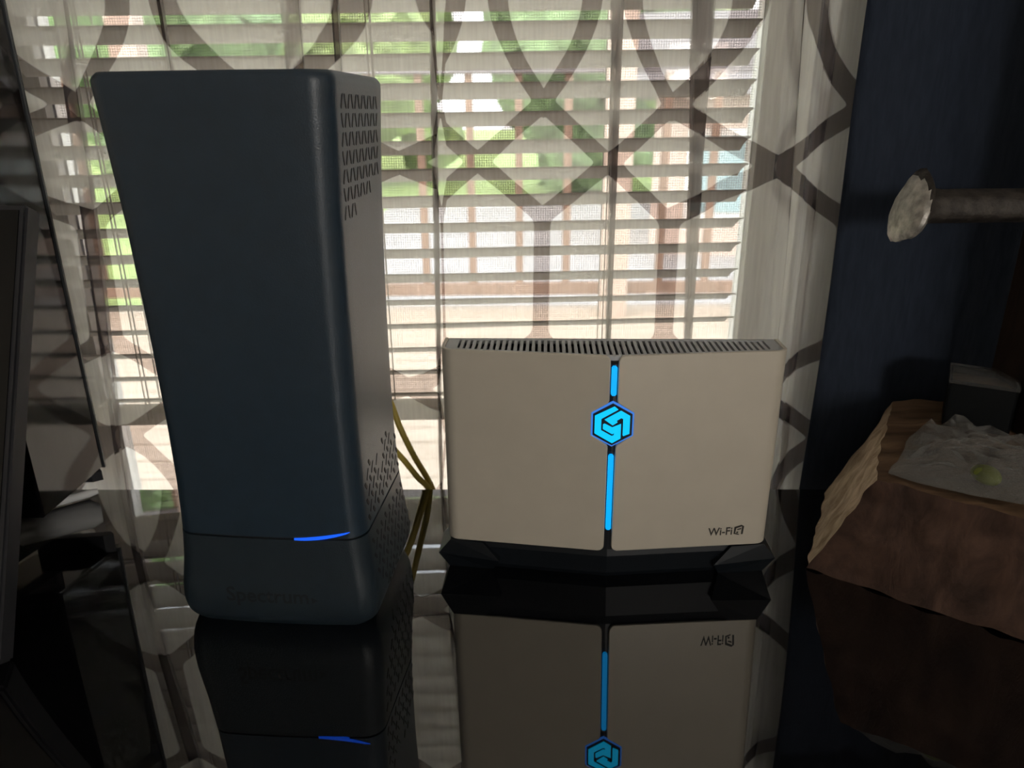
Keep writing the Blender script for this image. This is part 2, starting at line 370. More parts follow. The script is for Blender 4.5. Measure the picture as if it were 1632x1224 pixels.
# dark blackout curtain at the right
bm = bmesh.new(); nx_, nz_ = 150, 30; G = []
for j in range(nz_+1):
    z_ = -.72 + 1.62*j/nz_; g = []
    for i in range(nx_+1):
        f = i/nx_; xl = .2125 + .004*noise.noise((0, z_*4, 3)); x = xl + (1.02-xl)*f
        amp = min(1, f*14)
        y = .489 - .0045*amp*math.sin(f*60+.4) - .003*amp*math.sin(f*133+z_) - .002*noise.noise((f*20, z_*3, 0)) + .0*f
        g.append(bm.verts.new((x, y, T+z_)))
    G.append(g)
for j in range(nz_):
    for i in range(nx_):
        f = bm.faces.new((G[j][i], G[j][i+1], G[j+1][i+1], G[j+1][i])); f.smooth = True
bk = thing('blackout_curtain', 'dark navy blackout curtain hanging beside the sheer curtain at the right', 'curtain', (.6, .494, T-.72))
o = obj('fabric', bm, M_navy, bk); o.matrix_parent_inverse = Matrix.Translation(bk.location).inverted()
o.modifiers.new('thick', 'SOLIDIFY').thickness = .0012

# ---------------------------------------------------------------- desk
desk = thing('desk', 'glossy black glass desk reflecting the curtain and the devices', 'desk', (0, .1, 0))
desk.rotation_euler = (0, 0, math.radians(-1.0))
bbox('desk_top', (-.85, .95, -.45, .3765, T-.010, T), M_deskglass, desk, .0012, 2)
for sx in (-.80, .90):
    for sy in (-.40, .32): bbox('leg', (sx-.02, sx+.02, sy-.02, sy+.02, 0, T-.010), M_leg, desk, .002)

# ---------------------------------------------------------------- cable modem tower
HW = [(0, .0455), (.002, .0480), (.006, .0502), (.012, .0512), (.02, .0509), (.035, .0489), (.055, .0473), (.08, .0465), (.11, .0463), (.16, .0467), (.21, .0478), (.2500, .0496), (.2690, .0506), (.2712, .0498), (.2720, .0475)]
def smoothtab(tab, x):
    return .0022 + (interp(tab, x-.0012) + interp(tab, x) + interp(tab, x+.0012))/3
def ring(z, inset=0.0):
    a = smoothtab(HW, z) - inset; b = a*.86; r = min(.0095, a*.9); pts = []
    per = [((a-r), -(b-r), -PI/2), ((a-r), (b-r), 0), (-(a-r), (b-r), PI/2), (-(a-r), -(b-r), PI)]
    for ci, (cx, cy, a0) in enumerate(per):
        for k in range(11):
            q = a0 + PI/2*k/10; pts.append((cx + r*math.cos(q), cy + r*math.sin(q)))
        nxt = per[(ci+1) % 4]; p0 = pts[-1]; p1 = (nxt[0] + r*math.cos(nxt[2]), nxt[1] + r*math.sin(nxt[2]))
        for k in range(1, 8): pts.append((p0[0]+(p1[0]-p0[0])*k/8, p0[1]+(p1[1]-p0[1])*k/8))
    return [(x, y - (.0022*(1-(x/a)**2) if y < 0 else 0)*min(1, (abs(y)/b)**2), z) for x, y in pts]
def front_y(x, z):
    a = smoothtab(HW, z); b = a*.86; r = .0095
    y = -b
    if abs(x) > a-r: y = -(b-r) - math.sqrt(max(0, r*r-(abs(x)-(a-r))**2))
    return y - .0022*(1-(x/a)**2)*(abs(y)/b)**2
ma = math.radians(-5.0); dep = Vector((math.sin(-ma), math.cos(ma), 0)); rgt = Vector((math.cos(ma), math.sin(ma), 0))
mc = Vector((-.13, .327, T)) + rgt*.0052 + dep*.0450
mod = thing('cable_modem', 'tall black plastic modem tower with a blue light strip on the glossy desk', 'modem', mc, ma)
ZS = .0530
lev = [0, .001, .002, .004, .006, .009, .012, .016, .02, .025, .03, .036, .043, .049, ZS-.0006]
bm = bmesh.new(); loft(bm, [ring(z_) for z_ in lev]); obj('base', bm, M_plasticb, mod, True)
bm = bmesh.new(); loft(bm, [ring(z_, .0012) for z_ in (ZS-.0008, ZS+.0008)]); obj('seam', bm, M_slot, mod)
lev = [ZS+.0006, .056, .06, .068, .08, .095, .11, .13, .15, .17, .19, .21, .23, .245, .255, .262, .267, .269, .2703, .2712, .2717, .2720]
bm = bmesh.new(); loft(bm, [ring(z_) for z_ in lev]); obj('housing', bm, M_plastic, mod, True)
# light strip lying in the seam, rising a little as it rounds the corner
bm = bmesh.new(); vs = []
for k in range(25):
    f = k/24; x = .0140 + (.0425-.0140)*f; hh = .0008*math.sin(PI*min(1, .12 + f*.88))**.6 + .0001
    zc = ZS + .0040*f**2; vs.append([bm.verts.new((x, front_y(x, zc) - d_, zc + s_*hh)) for d_, s_ in ((.0003, -1), (.0003, 1), (-.001, 1), (-.001, -1))])
for a, b in zip(vs, vs[1:]):
    for i in range(4): bm.faces.new((a[i], a[(i+1) % 4], b[(i+1) % 4], b[i]))
bm.faces.new(vs[0][::-1]); bm.faces.new(vs[-1])
o = obj('status_light', bm, M_blue, mod); o['label'] = 'glowing blue curved light strip'
# vent slots on the right flank
bm = bmesh.new(); L, W_ = .0033, .00062
prism(bm, [(-L, 0), (-L*.75, -W_), (L*.75, -W_), (L, 0), (L*.75, W_), (-L*.75, W_)], -.0006, .00018)
bmesh.ops.recalc_face_normals(bm, faces=bm.faces[:]); slot_me = bpy.data.meshes.new('vent_slot'); bm.to_mesh(slot_me); bm.free(); slot_me.materials.append(M_slot)
def put_slot(y, z, ang, sc=(1, 1)):
    a = smoothtab(HW, z); da = (smoothtab(HW, z+.003)-smoothtab(HW, z-.003))/.006
    b = a*.86; r = .0095; x = a; tilt = 0
    if abs(y) > b-r:
        e = abs(y)-(b-r); x = a-r+math.sqrt(max(0, r*r-e*e)); tilt = math.asin(min(.95, e/r))*(1 if y > 0 else -1)
    Zup = Vector((math.cos(tilt), math.sin(tilt), -da)).normalized()
    Yd = Vector((-math.sin(tilt), math.cos(tilt), 0)).normalized(); Xd = Yd.cross(Zup)
    if Xd.z < 0: Xd = -Xd
    Yd = Zup.cross(Xd)
    Mx = Matrix(((Xd.x, Yd.x, Zup.x, x), (Xd.y, Yd.y, Zup.y, y), (Xd.z, Yd.z, Zup.z, z), (0, 0, 0, 1)))
    o = bpy.data.objects.new('vent_slot', slot_me); link(o, mod)
    o.matrix_basis = Mx @ Matrix.Rotation(ang, 4, 'Z') @ Matrix.Diagonal((sc[0], sc[1], 1, 1))
for r_, n_ in enumerate((12, 12, 12, 12, 12, 9, 4)):
    for k in range(n_):
        put_slot(-.0300 + .0052*k, .2600 - .0078*r_, math.radians(21)*(1 if (k+r_) % 2 else -1), (.98, 1.1))
p_ = .0090
for r_ in range(8):                                   # upper part of the lattice, ragged top edge
    for k in range(8):
        y = -.030 + p_*k + (p_/2 if r_ % 2 else 0); z_ = .0585 + .0045*r_
        top = .0585 + .016 + .014*abs(math.sin(k*.9+.5)) 
        if y > .036 or z_ > top: continue
        put_slot(y, z_, math.radians(-38 if r_ % 2 else 38), (1.0 if r_ % 2 else .72, .62 if r_ % 2 else 1.6))
for r_ in range(9):
    for k in range(8):
        y = -.030 + p_*k + (p_/2 if r_ % 2 else 0); z_ = .0085 + .0045*r_
        if y > .038 or z_ > .0485: continue
        if y < -.030 + (.020-z_)*.9: continue
        put_slot(y, z_, math.radians(-38 if r_ % 2 else 38), (1.0 if r_ % 2 else .72, .62 if r_ % 2 else 1.6))
# lettering
def text_verts(body, size):
    cu = bpy.data.curves.new('lettering', 'FONT'); cu.body = body; cu.size = size; cu.extrude = 0; cu.offset = size*.018; cu.resolution_u = 3
    ob = bpy.data.objects.new('tmp', cu); C.objects.link(ob); bpy.context.view_layer.update()
    dg = bpy.context.evaluated_depsgraph_get(); me = bpy.data.meshes.new_from_object(ob.evaluated_get(dg)); bpy.data.objects.remove(ob); return me
def lettering(body, size, f, matl, parent, name, width=None):
    me = text_verts(body, size); xs = [v.co.x for v in me.vertices]; s = (width/(max(xs)-min(xs))) if width else 1; x0 = min(xs)
    for v in me.vertices: v.co = f((v.co.x-x0)*s, v.co.y*s if width else v.co.y)
    me.materials.clear(); me.materials.append(matl); return link(bpy.data.objects.new(name, me), parent)
fm = lambda x, z_: Vector((-.0250 + x, front_y(-.0250 + x, .0165 + z_) - .00025, .0165 + z_))
o = lettering('Spectrum', .011, fm, M_emboss, mod, 'lettering', .0440); o['label'] = 'embossed dark lettering Spectrum'
bm = bmesh.new(); bm.faces.new([bm.verts.new(fm(x, z_)) for x, z_ in ((.0455, 0), (.0490, .0019), (.0455, .0038))]); obj('logo_mark', bm, M_emboss, mod)

# ---------------------------------------------------------------- router
rt = thing('wifi_router', 'champagne router with glowing cyan emblem on a black base, vented top', 'router', (.0545, .3850, T), math.radians(-2.6))
ZB, ZT = .0190, .1360; XO = .0930; GAP = .0022
CH = (0.0, -.0205); SD = (.0930, -.0092)
def plan(s):                                          # arc along the right half: front, rounded corner, flank
    dx, dy = SD[0]-CH[0], SD[1]-CH[1]; L = math.hypot(dx, dy); r = .0075; ux, uy = dx/L, dy/L; n = (uy, -ux)
    s1 = L - r*.93
    if s <= s1: return (CH[0]+ux*s, CH[1]+uy*s, n[0], n[1])
    cx, cy = CH[0]+ux*s1 - n[0]*r, CH[1]+uy*s1 - n[1]*r
    a0 = math.atan2(n[1], n[0]); q = (s-s1)/r
    if a0+q < 0: return (cx+r*math.cos(a0+q), cy+r*math.sin(a0+q), math.cos(a0+q), math.sin(a0+q))
    return (cx+r, cy + (s-s1) - r*(-a0), 1.0, 0.0)
SMAX = .1135
HZ = .0975; HR = .0130                               # emblem centre height and radius of the panel cut-out
def panel_outline():
    g = GAP; pts = []
    def arc(cx, cz, r, a0, a1, n=6):
        for k in range(n+1):
            a = math.radians(a0+(a1-a0)*k/n); pts.append((cx+r*math.cos(a), cz+r*math.sin(a)))
    r = .0036
    pts.append((SMAX, ZB)); arc(g+r, ZB+r, r, 270, 180)
    hx = HR*.866; k = g/hx
    zl = HZ - HR + (HR*.5)*k; zu = HZ + HR - (HR*.5)*k
    pts += [(g, zl-.0018), (g+.0006, zl-.0004), (hx, HZ-HR*.5), (hx, HZ+HR*.5), (g+.0006, zu+.0004), (g, zu+.0018)]
    arc(g+r, ZT-r, r, 180, 90); pts.append((SMAX, ZT)); return pts
def build_panel(sgn):
    bm = bmesh.new(); vs = [bm.verts.new((x, 0, z_)) for x, z_ in panel_outline()]; bm.faces.new(vs)
    cuts = [.012, .03, .05, .07, .080, .083] + [.0835 + .0013*k for k in range(12)] + [.1005, .106]
    for c in cuts: bmesh.ops.bisect_plane(bm, geom=bm.verts[:]+bm.edges[:]+bm.faces[:], plane_co=(c, 0, 0), plane_no=(1, 0, 0))
    tk = .0020
    outer = {}; fl = [f for f in bm.faces]
    r2 = bmesh.ops.extrude_face_region(bm, geom=fl); newv = [e for e in r2['geom'] if isinstance(e, bmesh.types.BMVert)]; ns = set(newv)
    for v in bm.verts:
        x, y, nx, ny = plan(v.co.x); off = 0 if v in ns else -tk
        v.co = (sgn*(x+nx*off), y+ny*off, v.co.z)
    o = obj('front_panel', bm, M_gold, rt, True)
    b = o.modifiers.new('bevel', 'BEVEL'); b.width = .0004; b.segments = 2; b.limit_method = 'ANGLE'; b.angle_limit = math.radians(50)
    return o
build_panel(1); build_panel(-1)
half = [plan(SMAX*k/40) for k in range(41)]
def inner(off): 
    h_ = [(x-nx*off, y-ny*off) for x, y, nx, ny in half]; h_[0] = (0, CH[1]+off); 
    yb = half[-1][1]
    return [(-x, y) for x, y in h_[::-1]][:-1] + h_ , yb
ip, yb = inner(.0021)
bm = bmesh.new(); prism(bm, ip, .015, ZT-.0050); obj('core', bm, M_core, rt)
# shell back
bbox('back_panel', (-XO+.002, XO-.002, yb-.0005, yb+.0016, ZB, ZT-.0008), M_core, rt, .0004)
# grille: frame ring plus bars
ipa, _ = inner(.00215); ipb, _ = inner(.0046)
bm = bmesh.new(); z0, z1 = ZT-.0030, ZT-.0006; n = len(ipa)
inr = [(x*.955, min(y, yb-.0024)) for x, y in ipb]
for zz, flip in ((z1, 0), (z0, 1)):
    A_ = [bm.verts.new((x, y, zz)) for x, y in ipa]; B_ = [bm.verts.new((x, y, zz)) for x, y in inr]
    for i in range(n):
        j = (i+1) % n; q = (A_[i], A_[j], B_[j], B_[i]); bm.faces.new(q if not flip else q[::-1])
    if zz == z1: A1, B1 = A_, B_
for i in range(n):
    j = (i+1) % n; bm.faces.new((B1[i], B1[j], B_[j], B_[i])); bm.faces.new((A1[j], A1[i], A_[i], A_[j]))
obj('grille_frame', bm, M_grille, rt)
bm = bmesh.new(); box(bm, -.5, .5, 0, 1, -.5, .5); bmesh.ops.recalc_face_normals(bm, faces=bm.faces[:])
bar_me = bpy.data.meshes.new('grille_bar'); bm.to_mesh(bar_me); bm.free(); bar_me.materials.append(M_grille)
NB = 51; xs = .0820
for k in range(NB):
    x = -xs + 2*xs*k/(NB-1); L = math.hypot(*[SD[i]-CH[i] for i in (0, 1)])
    yf = CH[1] + (SD[1]-CH[1])*abs(x)/SD[0] + .0046
    o = bpy.data.objects.new('grille_bar', bar_me); link(o, rt); o.location = (x, yf-.0005, ZT-.0020); o.scale = (.0018, yb-.0024-yf+.001, .0022)
# emblem and strips in the channel
yc = CH[1] + .0006
def hexpts(r): return [(r*math.sin(PI/3*k), HZ + r*math.cos(PI/3*k)) for k in range(6)]
def vprism(pts, y0, y1, name, matl, fold=False):
    bm = bmesh.new(); a = [bm.verts.new((x, y0, z_)) for x, z_ in pts]; b = [bm.verts.new((x, y1, z_)) for x, z_ in pts]; n = len(pts)
    bm.faces.new(a); bm.faces.new(b[::-1])
    for i in range(n): bm.faces.new((a[i], b[i], b[(i+1) % n], a[(i+1) % n]))
    return obj(name, bm, matl, rt)
M_ring = glow('blue_spill_glow', (.05, .24, .85), .8)  # glowing ring imitates emblem light falling on the panel edges
o = vprism(hexpts(.0131), yc+.0004, yc+.0030, 'emblem_spill_glow', M_ring); o['label'] = 'soft blue glow ring imitating emblem light on the panel edges'
vprism(hexpts(.0121), yc-.0002, yc+.004, 'emblem_plate', M_core)
kx, kz = .000336/6.8, .000362/6.8
lg1 = [(530,580),(570,612),(392,712),(392,838),(508,900),(530,893),(540,868),(512,878),(412,822),(412,775),(428,765),(512,806),(606,768),(606,925),(515,978),(322,870),(322,680)]
lg2 = [(428,722),(600,625),(700,680),(700,872),(635,898),(628,890),(628,712),(605,702),(552,735),(568,748),(515,782)]
for lg in (lg1, lg2):
    o = vprism([((x-514)*kx, HZ - (y-778)*kz) for x, y in lg], yc-.0008, yc+.0005, 'emblem_light', M_logo); o['label'] = 'glowing cyan emblem shape'
def strip(z0, z1, name):
    w_ = .00145; pts = [(-w_*.5, z0), (w_*.5, z0), (w_, z0+w_*.6), (w_, z1-w_*.6), (w_*.5, z1), (-w_*.5, z1), (-w_, z1-w_*.6), (-w_, z0+w_*.6)]
    o = vprism(pts, yc-.0004, yc+.0015, name, M_led); o['label'] = 'glowing cyan strip'
strip(.1140, .1303, 'light_strip'); strip(.0330, .0795, 'light_strip')
# base with two faceted feet
def basering(zz, grow, drop):
    h_ = [(x+nx*grow, y+ny*grow) for x, y, nx, ny in half]; pts = [(-x, y) for x, y in h_[::-1]] + h_
    return [(x, y, zz) for x, y in pts]
bm = bmesh.new(); loft(bm, [basering(0.0, -.004, 0), basering(.0035, -.002, 0), basering(.0150, -.0010, 0), basering(ZB+.0005, -.0022, 0)]); obj('base', bm, M_foot, rt)
for sg in (-1, 1):
    bm = bmesh.new()
    P3 = [(.066, -.0115, 0), (.0925, -.0085, 0), (.0925, .012, 0), (.066, .012, 0),
          (.062, -.0165, .0085), (.0985, -.0105, .0100), (.0985, .012, .0100), (.062, .012, .0085),
          (.072, -.0125, .0185), (.0912, -.0100, .0190), (.0912, .012, .0190), (.072, .012, .0185)]
    loft(bm, [[(sg*x, y, z_) for x, y, z_ in P3[i:i+4]] for i in (0, 4, 8)]); obj('foot', bm, M_foot, rt)
# Wi-Fi lettering on the right panel
def onpanel(s, z_, d_=.00012):
    x, y, nx, ny = plan(s); return Vector((x+nx*d_, y+ny*d_, z_))
o = lettering('Wi-Fi', .0066, lambda x, z_: onpanel(.0580+x, .0262+z_*1.12), M_ink, rt, 'lettering', .0142); o['label'] = 'dark printed lettering Wi-Fi'
kx = .000336/8.59; kz = .000362/8.59
for lg in ([(800,210),(905,180),(945,205),(935,328),(905,326),(914,205),(830,232),(820,305),(880,322),(878,338),(795,318)], [(840,245),(905,228),(902,250),(850,262)], [(836,283),(866,283),(863,308),(834,308)]):
    bm = bmesh.new(); bm.faces.new([bm.verts.new(onpanel(.0731 + (x-795)*kx, .0258 + (335-y)*kz)) for x, y in lg]); o = obj('logo_mark', bm, M_ink, rt); o['label'] = 'printed numeral 6 mark'

# ---------------------------------------------------------------- yellow cable behind the modem
cb = thing('network_cable', 'yellow network cable looping down behind the black modem', 'cable', (-.08, .47, T))
def pc(pts, name):
    bm = bmesh.new(); tube(bm, [Vector((x+.08, y-.47, z_)) for x, y, z_ in catmull(pts, 8)], .0022, 10); obj(name, bm, M_cable, cb, True)
pc([(-.104, .424, .070), (-.0990, .450, .088), (-.0925, .478, .084), (-.0857, .485, .0651), (-.0802, .485, .0459), (-.0712, .485, .0227), (-.0588, .4855, -.0055), (-.050, .488, -.05), (-.045, .490, -.20), (-.05, .489, -.5)], 'strand')
pc([(-.115, .424, .050), (-.1080, .445, .058), (-.0980, .474, .052), (-.0911, .482, .0425), (-.0860, .482, .0317), (-.0777, .482, .0202), (-.0693, .482, .0075), (-.0612, .4825, -.0038), (-.0560, .484, -.03), (-.053, .485, -.10), (-.055, .484, -.3)], 'strand')

# ---------------------------------------------------------------- glossy black tower at the left
tv = thing('media_tower', 'glossy black upright panel with a chrome foot at the left of the window', 'electronics', (-.33, .445, T))
bm = bmesh.new(); box(bm, -.03, .034, -.034, .039, .0165, .43); bmesh.ops.bevel(bm, geom=bm.edges[:], offset=.0015, segments=2, affect='EDGES'); obj('panel', bm, M_tv, tv, True)
bm = bmesh.new(); box(bm, .0315, .0352, .0385, .0402, .0165, .43); obj('edge_trim', bm, M_tvedge, tv)
bm = bmesh.new(); tube(bm, [(.0325, .0280, .0030), (.028, .0240, .0030), (-.016, -.0115, .0030), (-.022, -.0165, .0030)], [.0020, .0029, .0029, .0029], 16); obj('chrome_foot', bm, M_chrome, tv, True)
bm = bmesh.new(); prism(bm, [(-.02, .029), (.030, .029), (.0355, .033), (.031, .038), (-.02, .038)], .0095, .0165); obj('plinth', bm, M_matte, tv)
bm = bmesh.new(); prism(bm, [(-.018, -.030), (-.006, -.030), (-.006, .03), (-.018, .03)], 0, .0095); obj('rear_foot', bm, M_matte, tv)

# leaning dark tablet slab
tb = thing('tablet', 'dark matte slab leaning back at the left edge of the desk', 'tablet', (-.2515, .289, T))
lean = Matrix.Rotation(math.radians(-26), 4, 'X') @ Matrix.Rotation(math.radians(0), 4, 'Z')
bm = bmesh.new(); box(bm, -.17, .0015, -.0005, .0115, 0.0052, .236, lean); bmesh.ops.bevel(bm, geom=bm.edges[:], offset=.0014, segments=2, affect='EDGES'); obj('body', bm, M_matte, tb, True)
bm = bmesh.new(); box(bm, -.168, -.002, -.0012, -.0004, .008, .233, lean); obj('screen', bm, M_tv, tb)
bm = bmesh.new(); prism(bm, [(.012, 0), (.135, 0), (.135, .004), (.0215+.062, .150), (.0215+.055, .147)], -.16, -.13, Matrix(((0, 0, 1, 0), (1, 0, 0, 0), (0, 1, 0, 0), (0, 0, 0, 1)))); obj('kickstand', bm, M_matte, tb)

# ---------------------------------------------------------------- rustic wooden stand with a spike
st = thing('rustic_wood_stand', 'rough sawn dark wood block and post with an iron spike at the right', 'wood stand', (.30, .38, T))
ofs = Vector((.30, .38, 0))
A = Vector((.1728, .3747, 0)); df = Vector((.7943, -.6076, 0)); C_ = Vector((.1954, .3574, .067)); B = Vector((.2230, .4660, 0)); D = Vector((.2600, .4720, .067))
E1 = A + df*.30; E2 = B + Vector((.30, -.05, 0)); E2 = Vector((.50, .455, 0))
Fp = E1 + Vector((0, 0, .067)); Gp = E2 + Vector((0, 0, .067))
def grid_face(bm, p00, p10, p11, p01, nu, nv, amp, seed, edge=.0017):
    g = []
    nrm = (p10-p00).cross(p01-p00).normalized()
    for j in range(nv+1):
        row = []
        for i in range(nu+1):
            u_, v_ = i/nu, j/nv
            p = p00*(1-u_)*(1-v_) + p10*u_*(1-v_) + p11*u_*v_ + p01*(1-u_)*v_
            ww = noise.noise_vector(p*90)*edge + noise.noise_vector(p*28)*edge*1.3
            p = p + ww
            if v_ > 0 and u_ not in (0, 1) and v_ != 1: p = p + nrm*amp*noise.noise(Vector((p.x*140, p.y*140, p.z*40+seed)))
            if p.z < .0005: p.z = .0005 if v_ > .01 else 0.0
            row.append(bm.verts.new(p - ofs))
        g.append(row)
    for j in range(nv):
        for i in range(nu): f = bm.faces.new((g[j][i], g[j][i+1], g[j+1][i+1], g[j+1][i])); f.smooth = True
bm = bmesh.new(); grid_face(bm, A, E1, Fp, C_, 60, 20, .0012, 1); bmesh.ops.remove_doubles(bm, verts=bm.verts[:], dist=1e-6); o = obj('front_face', bm, M_woodf, st, fixn=False); o['label'] = 'dark reddish brown bark-stained front face'
# closed block: every other face in one solid
bm = bmesh.new(); grid_face(bm, B, A, C_, D, 36, 30, .0014, 2); o = obj('sawn_end', bm, M_woode, st, fixn=False); o['label'] = 'pale rough sawn end face'
bm = bmesh.new(); grid_face(bm, C_, Fp, Gp, D, 50, 30, .0007, 3); o = obj('top_face', bm, M_woodt, st, fixn=False)
bm = bmesh.new(); grid_face(bm, E1, E2, Gp, Fp, 12, 8, .001, 4); grid_face(bm, E2, B, D, Gp, 30, 8, .001, 5)
bm.faces.new([bm.verts.new(p-ofs) for p in (B, E2, E1, A)]); obj('rear_faces', bm, M_woodf, st, fixn=False)
PX, PY = .3085, .4080
bm = bmesh.new(); vs = box(bm, PX-.30, PX+.035-.30, PY-.38, PY+.042-.38, .0655, .42); bmesh.ops.subdivide_edges(bm, edges=bm.edges[:], cuts=6, use_grid_fill=True)
for v in bm.verts:
    v.co += noise.noise_vector(v.co*60)*.0009
obj('post', bm, M_post, st, True)
# iron spike: tapered shank and a lopsided mushroom head
sz = .2035; sy = PY+.014; hx0 = .2190
bm = bmesh.new(); n = 20
stations = [(-.0005, .0015, .0), (.0000, .0095, -.0010), (.0012, .0160, -.0014), (.0032, .0192, -.0010), (.0056, .0200, 0), (.0078, .0180, 0), (.0092, .0140, 0), (.0105, .0118, 0), (.0140, .0100, 0), (.022, .0092, 0), (.045, .0092, 0), (.088, .0092, 0), (.110, .0085, 0)]
rings = []
for dx, r, dz in stations:
    rr = []
    for k in range(n):
        a = 2*PI*k/n; q = r*(1 + .05*math.sin(3*a+1) + .04*math.sin(5*a))
        sl_ = .20*q*math.cos(a)*(1 if dx < .010 else .0)
        rr.append((hx0 + dx + sl_ - .30, sy + q*math.sin(a)*.9 - .38, sz + q*math.cos(a) + dz))
    rings.append(rr)
loft(bm, rings); bmesh.ops.recalc_face_normals(bm, faces=bm.faces[:]); bmesh.ops.subdivide_edges(bm, edges=bm.edges[:], cuts=1, use_grid_fill=True)
for v in bm.verts: v.co += noise.noise_vector(v.co*170)*.0006
o = obj('iron_spike', bm, M_rust, st, True); o.data.materials.append(M_head_lit)
for p in o.data.polygons:
    if p.center.x < hx0 + .0062 - .30: p.material_index = 1
o['label'] = 'rusty iron spike with a hammered mushroom head, coloured lighter as if window-lit'

# small black box with a clear film lid
bx = thing('jewelry_box', 'small black box with a clear plastic lid on the wood block', 'box', (.2700, .4285, T+.0680), math.radians(-30))
bm = bmesh.new(); bw_, bd, bh = .0360, .034, .0300
for d_ in ((0, bw_, 0, bd, 0, .001), (0, .0012, 0, bd, 0, bh), (bw_-.0012, bw_, 0, bd, 0, bh), (0, bw_, 0, .0012, 0, bh), (0, bw_, bd-.0012, bd, 0, bh)): box(bm, *d_)
obj('tray', bm, M_boxm, bx)
bbox('cushion', (.0014, bw_-.0014, .0014, bd-.0014, .001, bh-.004), M_woodt, bx, .002)
bm = bmesh.new(); box(bm, -.0005, bw_+.0005, -.0005, bd+.0005, bh-.0015, bh+.0012); bmesh.ops.subdivide_edges(bm, edges=bm.edges[:], cuts=5, use_grid_fill=True)
for v in bm.verts:
    if v.co.z > bh: v.co.z += .0006*noise.noise(v.co*150)
o = obj('lid', bm, M_lid, bx); o['label'] = 'clear wrinkled plastic lid'

# crumpled clear bag with a lime green piece inside
bg = thing('plastic_bag', 'crumpled clear plastic bag lying on the front of the wood block', 'bag', (.240, .375, T+.0690))
out = [(.2035, .3600), (.2150, .3480), (.2350, .3345), (.2580, .3230), (.2860, .3130), (.3000, .3350), (.3050, .3700), (.2920, .3950), (.2700, .4130), (.2560, .4180), (.2380, .4050), (.2200, .3800)]
bm = bmesh.new(); rng = 9; rings = []
cen = Vector((.2540, .3680, 0)); no = 48; op = [Vector((p.x, p.y, 0)) for p in catmull([(x, y, 0) for x, y in out + out[:1]], 3)[:-1]]
for j in range(rng+1):
    f = 1 - j/rng; r_ = []
    for p in op:
        q = cen + (p-cen)*f*(1 + (.03*noise.noise(p*300) if f > .9 else 0))
        hgt = .0012 + .0135*(1-f**1.6) + .0190*abs(noise.noise(Vector((q.x*75, q.y*75, 3))))*min(1, (1-f)*5+.15) + .0090*noise.noise(Vector((q.x*150, q.y*150, 9)))*min(1, (1-f)*4)
        r_.append(Vector((q.x-.240, q.y-.375, min(.0155 + .12*(hgt-.0155) if hgt > .0155 else hgt, .018) if hgt > .0012 else .0012)))
    rings.append(r_)
R_ = [[bm.verts.new(p) for p in r] for r in rings[:-1]]; nn = len(op)
for a, b in zip(R_, R_[1:]):
    for i in range(nn): bm.faces.new((a[i], a[(i+1) % nn], b[(i+1) % nn], b[i]))
bm.faces.new(R_[-1])
bt = [bm.verts.new((v.co.x, v.co.y, .0006)) for v in R_[0]]; bm.faces.new(bt[::-1])
for i in range(nn): bm.faces.new((bt[i], bt[(i+1) % nn], R_[0][(i+1) % nn], R_[0][i]))
obj('film', bm, M_bag, bg)
bm = bmesh.new(); bmesh.ops.create_uvsphere(bm, u_segments=20, v_segments=12, radius=1)
for v in bm.verts: v.co = Vector((.0065*v.co.x*(1+.2*v.co.y), .0085*v.co.y, .0046*v.co.z + .0065)) + Vector((.247-.240, .3455-.375, 0))
o = obj('contents', bm, M_green, bg, True); o['label'] = 'lime green piece inside the bag'

# ---------------------------------------------------------------- outdoors beyond the window
M_conc = mat('pale_concrete', (.38, .37, .36), .9, var=.15, vscale=2)
M_lawn = mat('lawn', (.30, .42, .13), .9, var=.35, vscale=3)
M_plank = wood_mat('deck_boards', (.42, .35, .27), (.58, .49, .39), .8, 5, (.4, 6, 1), .2)
M_rail = wood_mat('rail_wood', (.22, .15, .11), (.36, .25, .19), .8, 6, (6, 6, .5), .2)
M_grey = mat('rail_cap_grey', (.20, .19, .20), .8)
M_leaf = mat('leaf_green', (.17, .27, .12), .8, var=.6, vscale=2.2, bump=1, bscale=9)
M_leaf2 = mat('leaf_light', (.30, .40, .16), .8, var=.5, vscale=2.2, bump=1, bscale=9)
M_bark = mat('bark', (.10, .07, .05), .9)
M_siding = mat('beige_siding', (.62, .50, .42), .8, var=.08)
M_roof = mat('grey_shingle', (.22, .21, .21), .9)
M_tealg = mat('teal_pane', (.34, .48, .50), .2)
M_tarp = mat('blue_tarp', (.04, .10, .55), .5)
struct(bbox('ground', (-60, 60, .70, 90, -.75, -.60), M_lawn))
struct(bbox('driveway', (-2.2, 40, 4.7, 15.2, -.60, -.57), M_conc))
deck = thing('deck', 'wooden porch deck outside the window', 'deck', (0, 2.6, -.60))
bm = bmesh.new(); box(bm, -3.5, 3.5, -1.9, 2.05, 0, .42); obj('substructure', bm, M_rail, deck)
for k in range(28):
    y = -1.9 + .14*k; bbox('plank', (-3.5, 3.5, y, y+.132, .42, .45), M_plank, deck)
rail = thing('porch_railing', 'brown porch railing with upright balusters outside the window', 'railing', (0, 4.5, -.15))
bbox('top_rail', (-3.4, 3.4, -.05, .05, 1.36, 1.44), M_grey, rail); bbox('bottom_rail', (-3.4, 3.4, -.03, .03, .10, .17), M_rail, rail)
for k in range(24): 
    x = -3.35 + .2835*k; bbox('baluster', (x-.022, x+.022, -.02, .02, .17, 1.36), M_rail, rail)
for x, lb in ((.61, 'brown porch post outside, right of the window centre'), (-2.05, 'brown porch post outside, far left')):
    o = bbox('porch_post', (x-.075, x+.075, 4.30, 4.44, -.15, 2.6), M_siding, None, .005); tag(o, lb, 'post', 'porch posts')
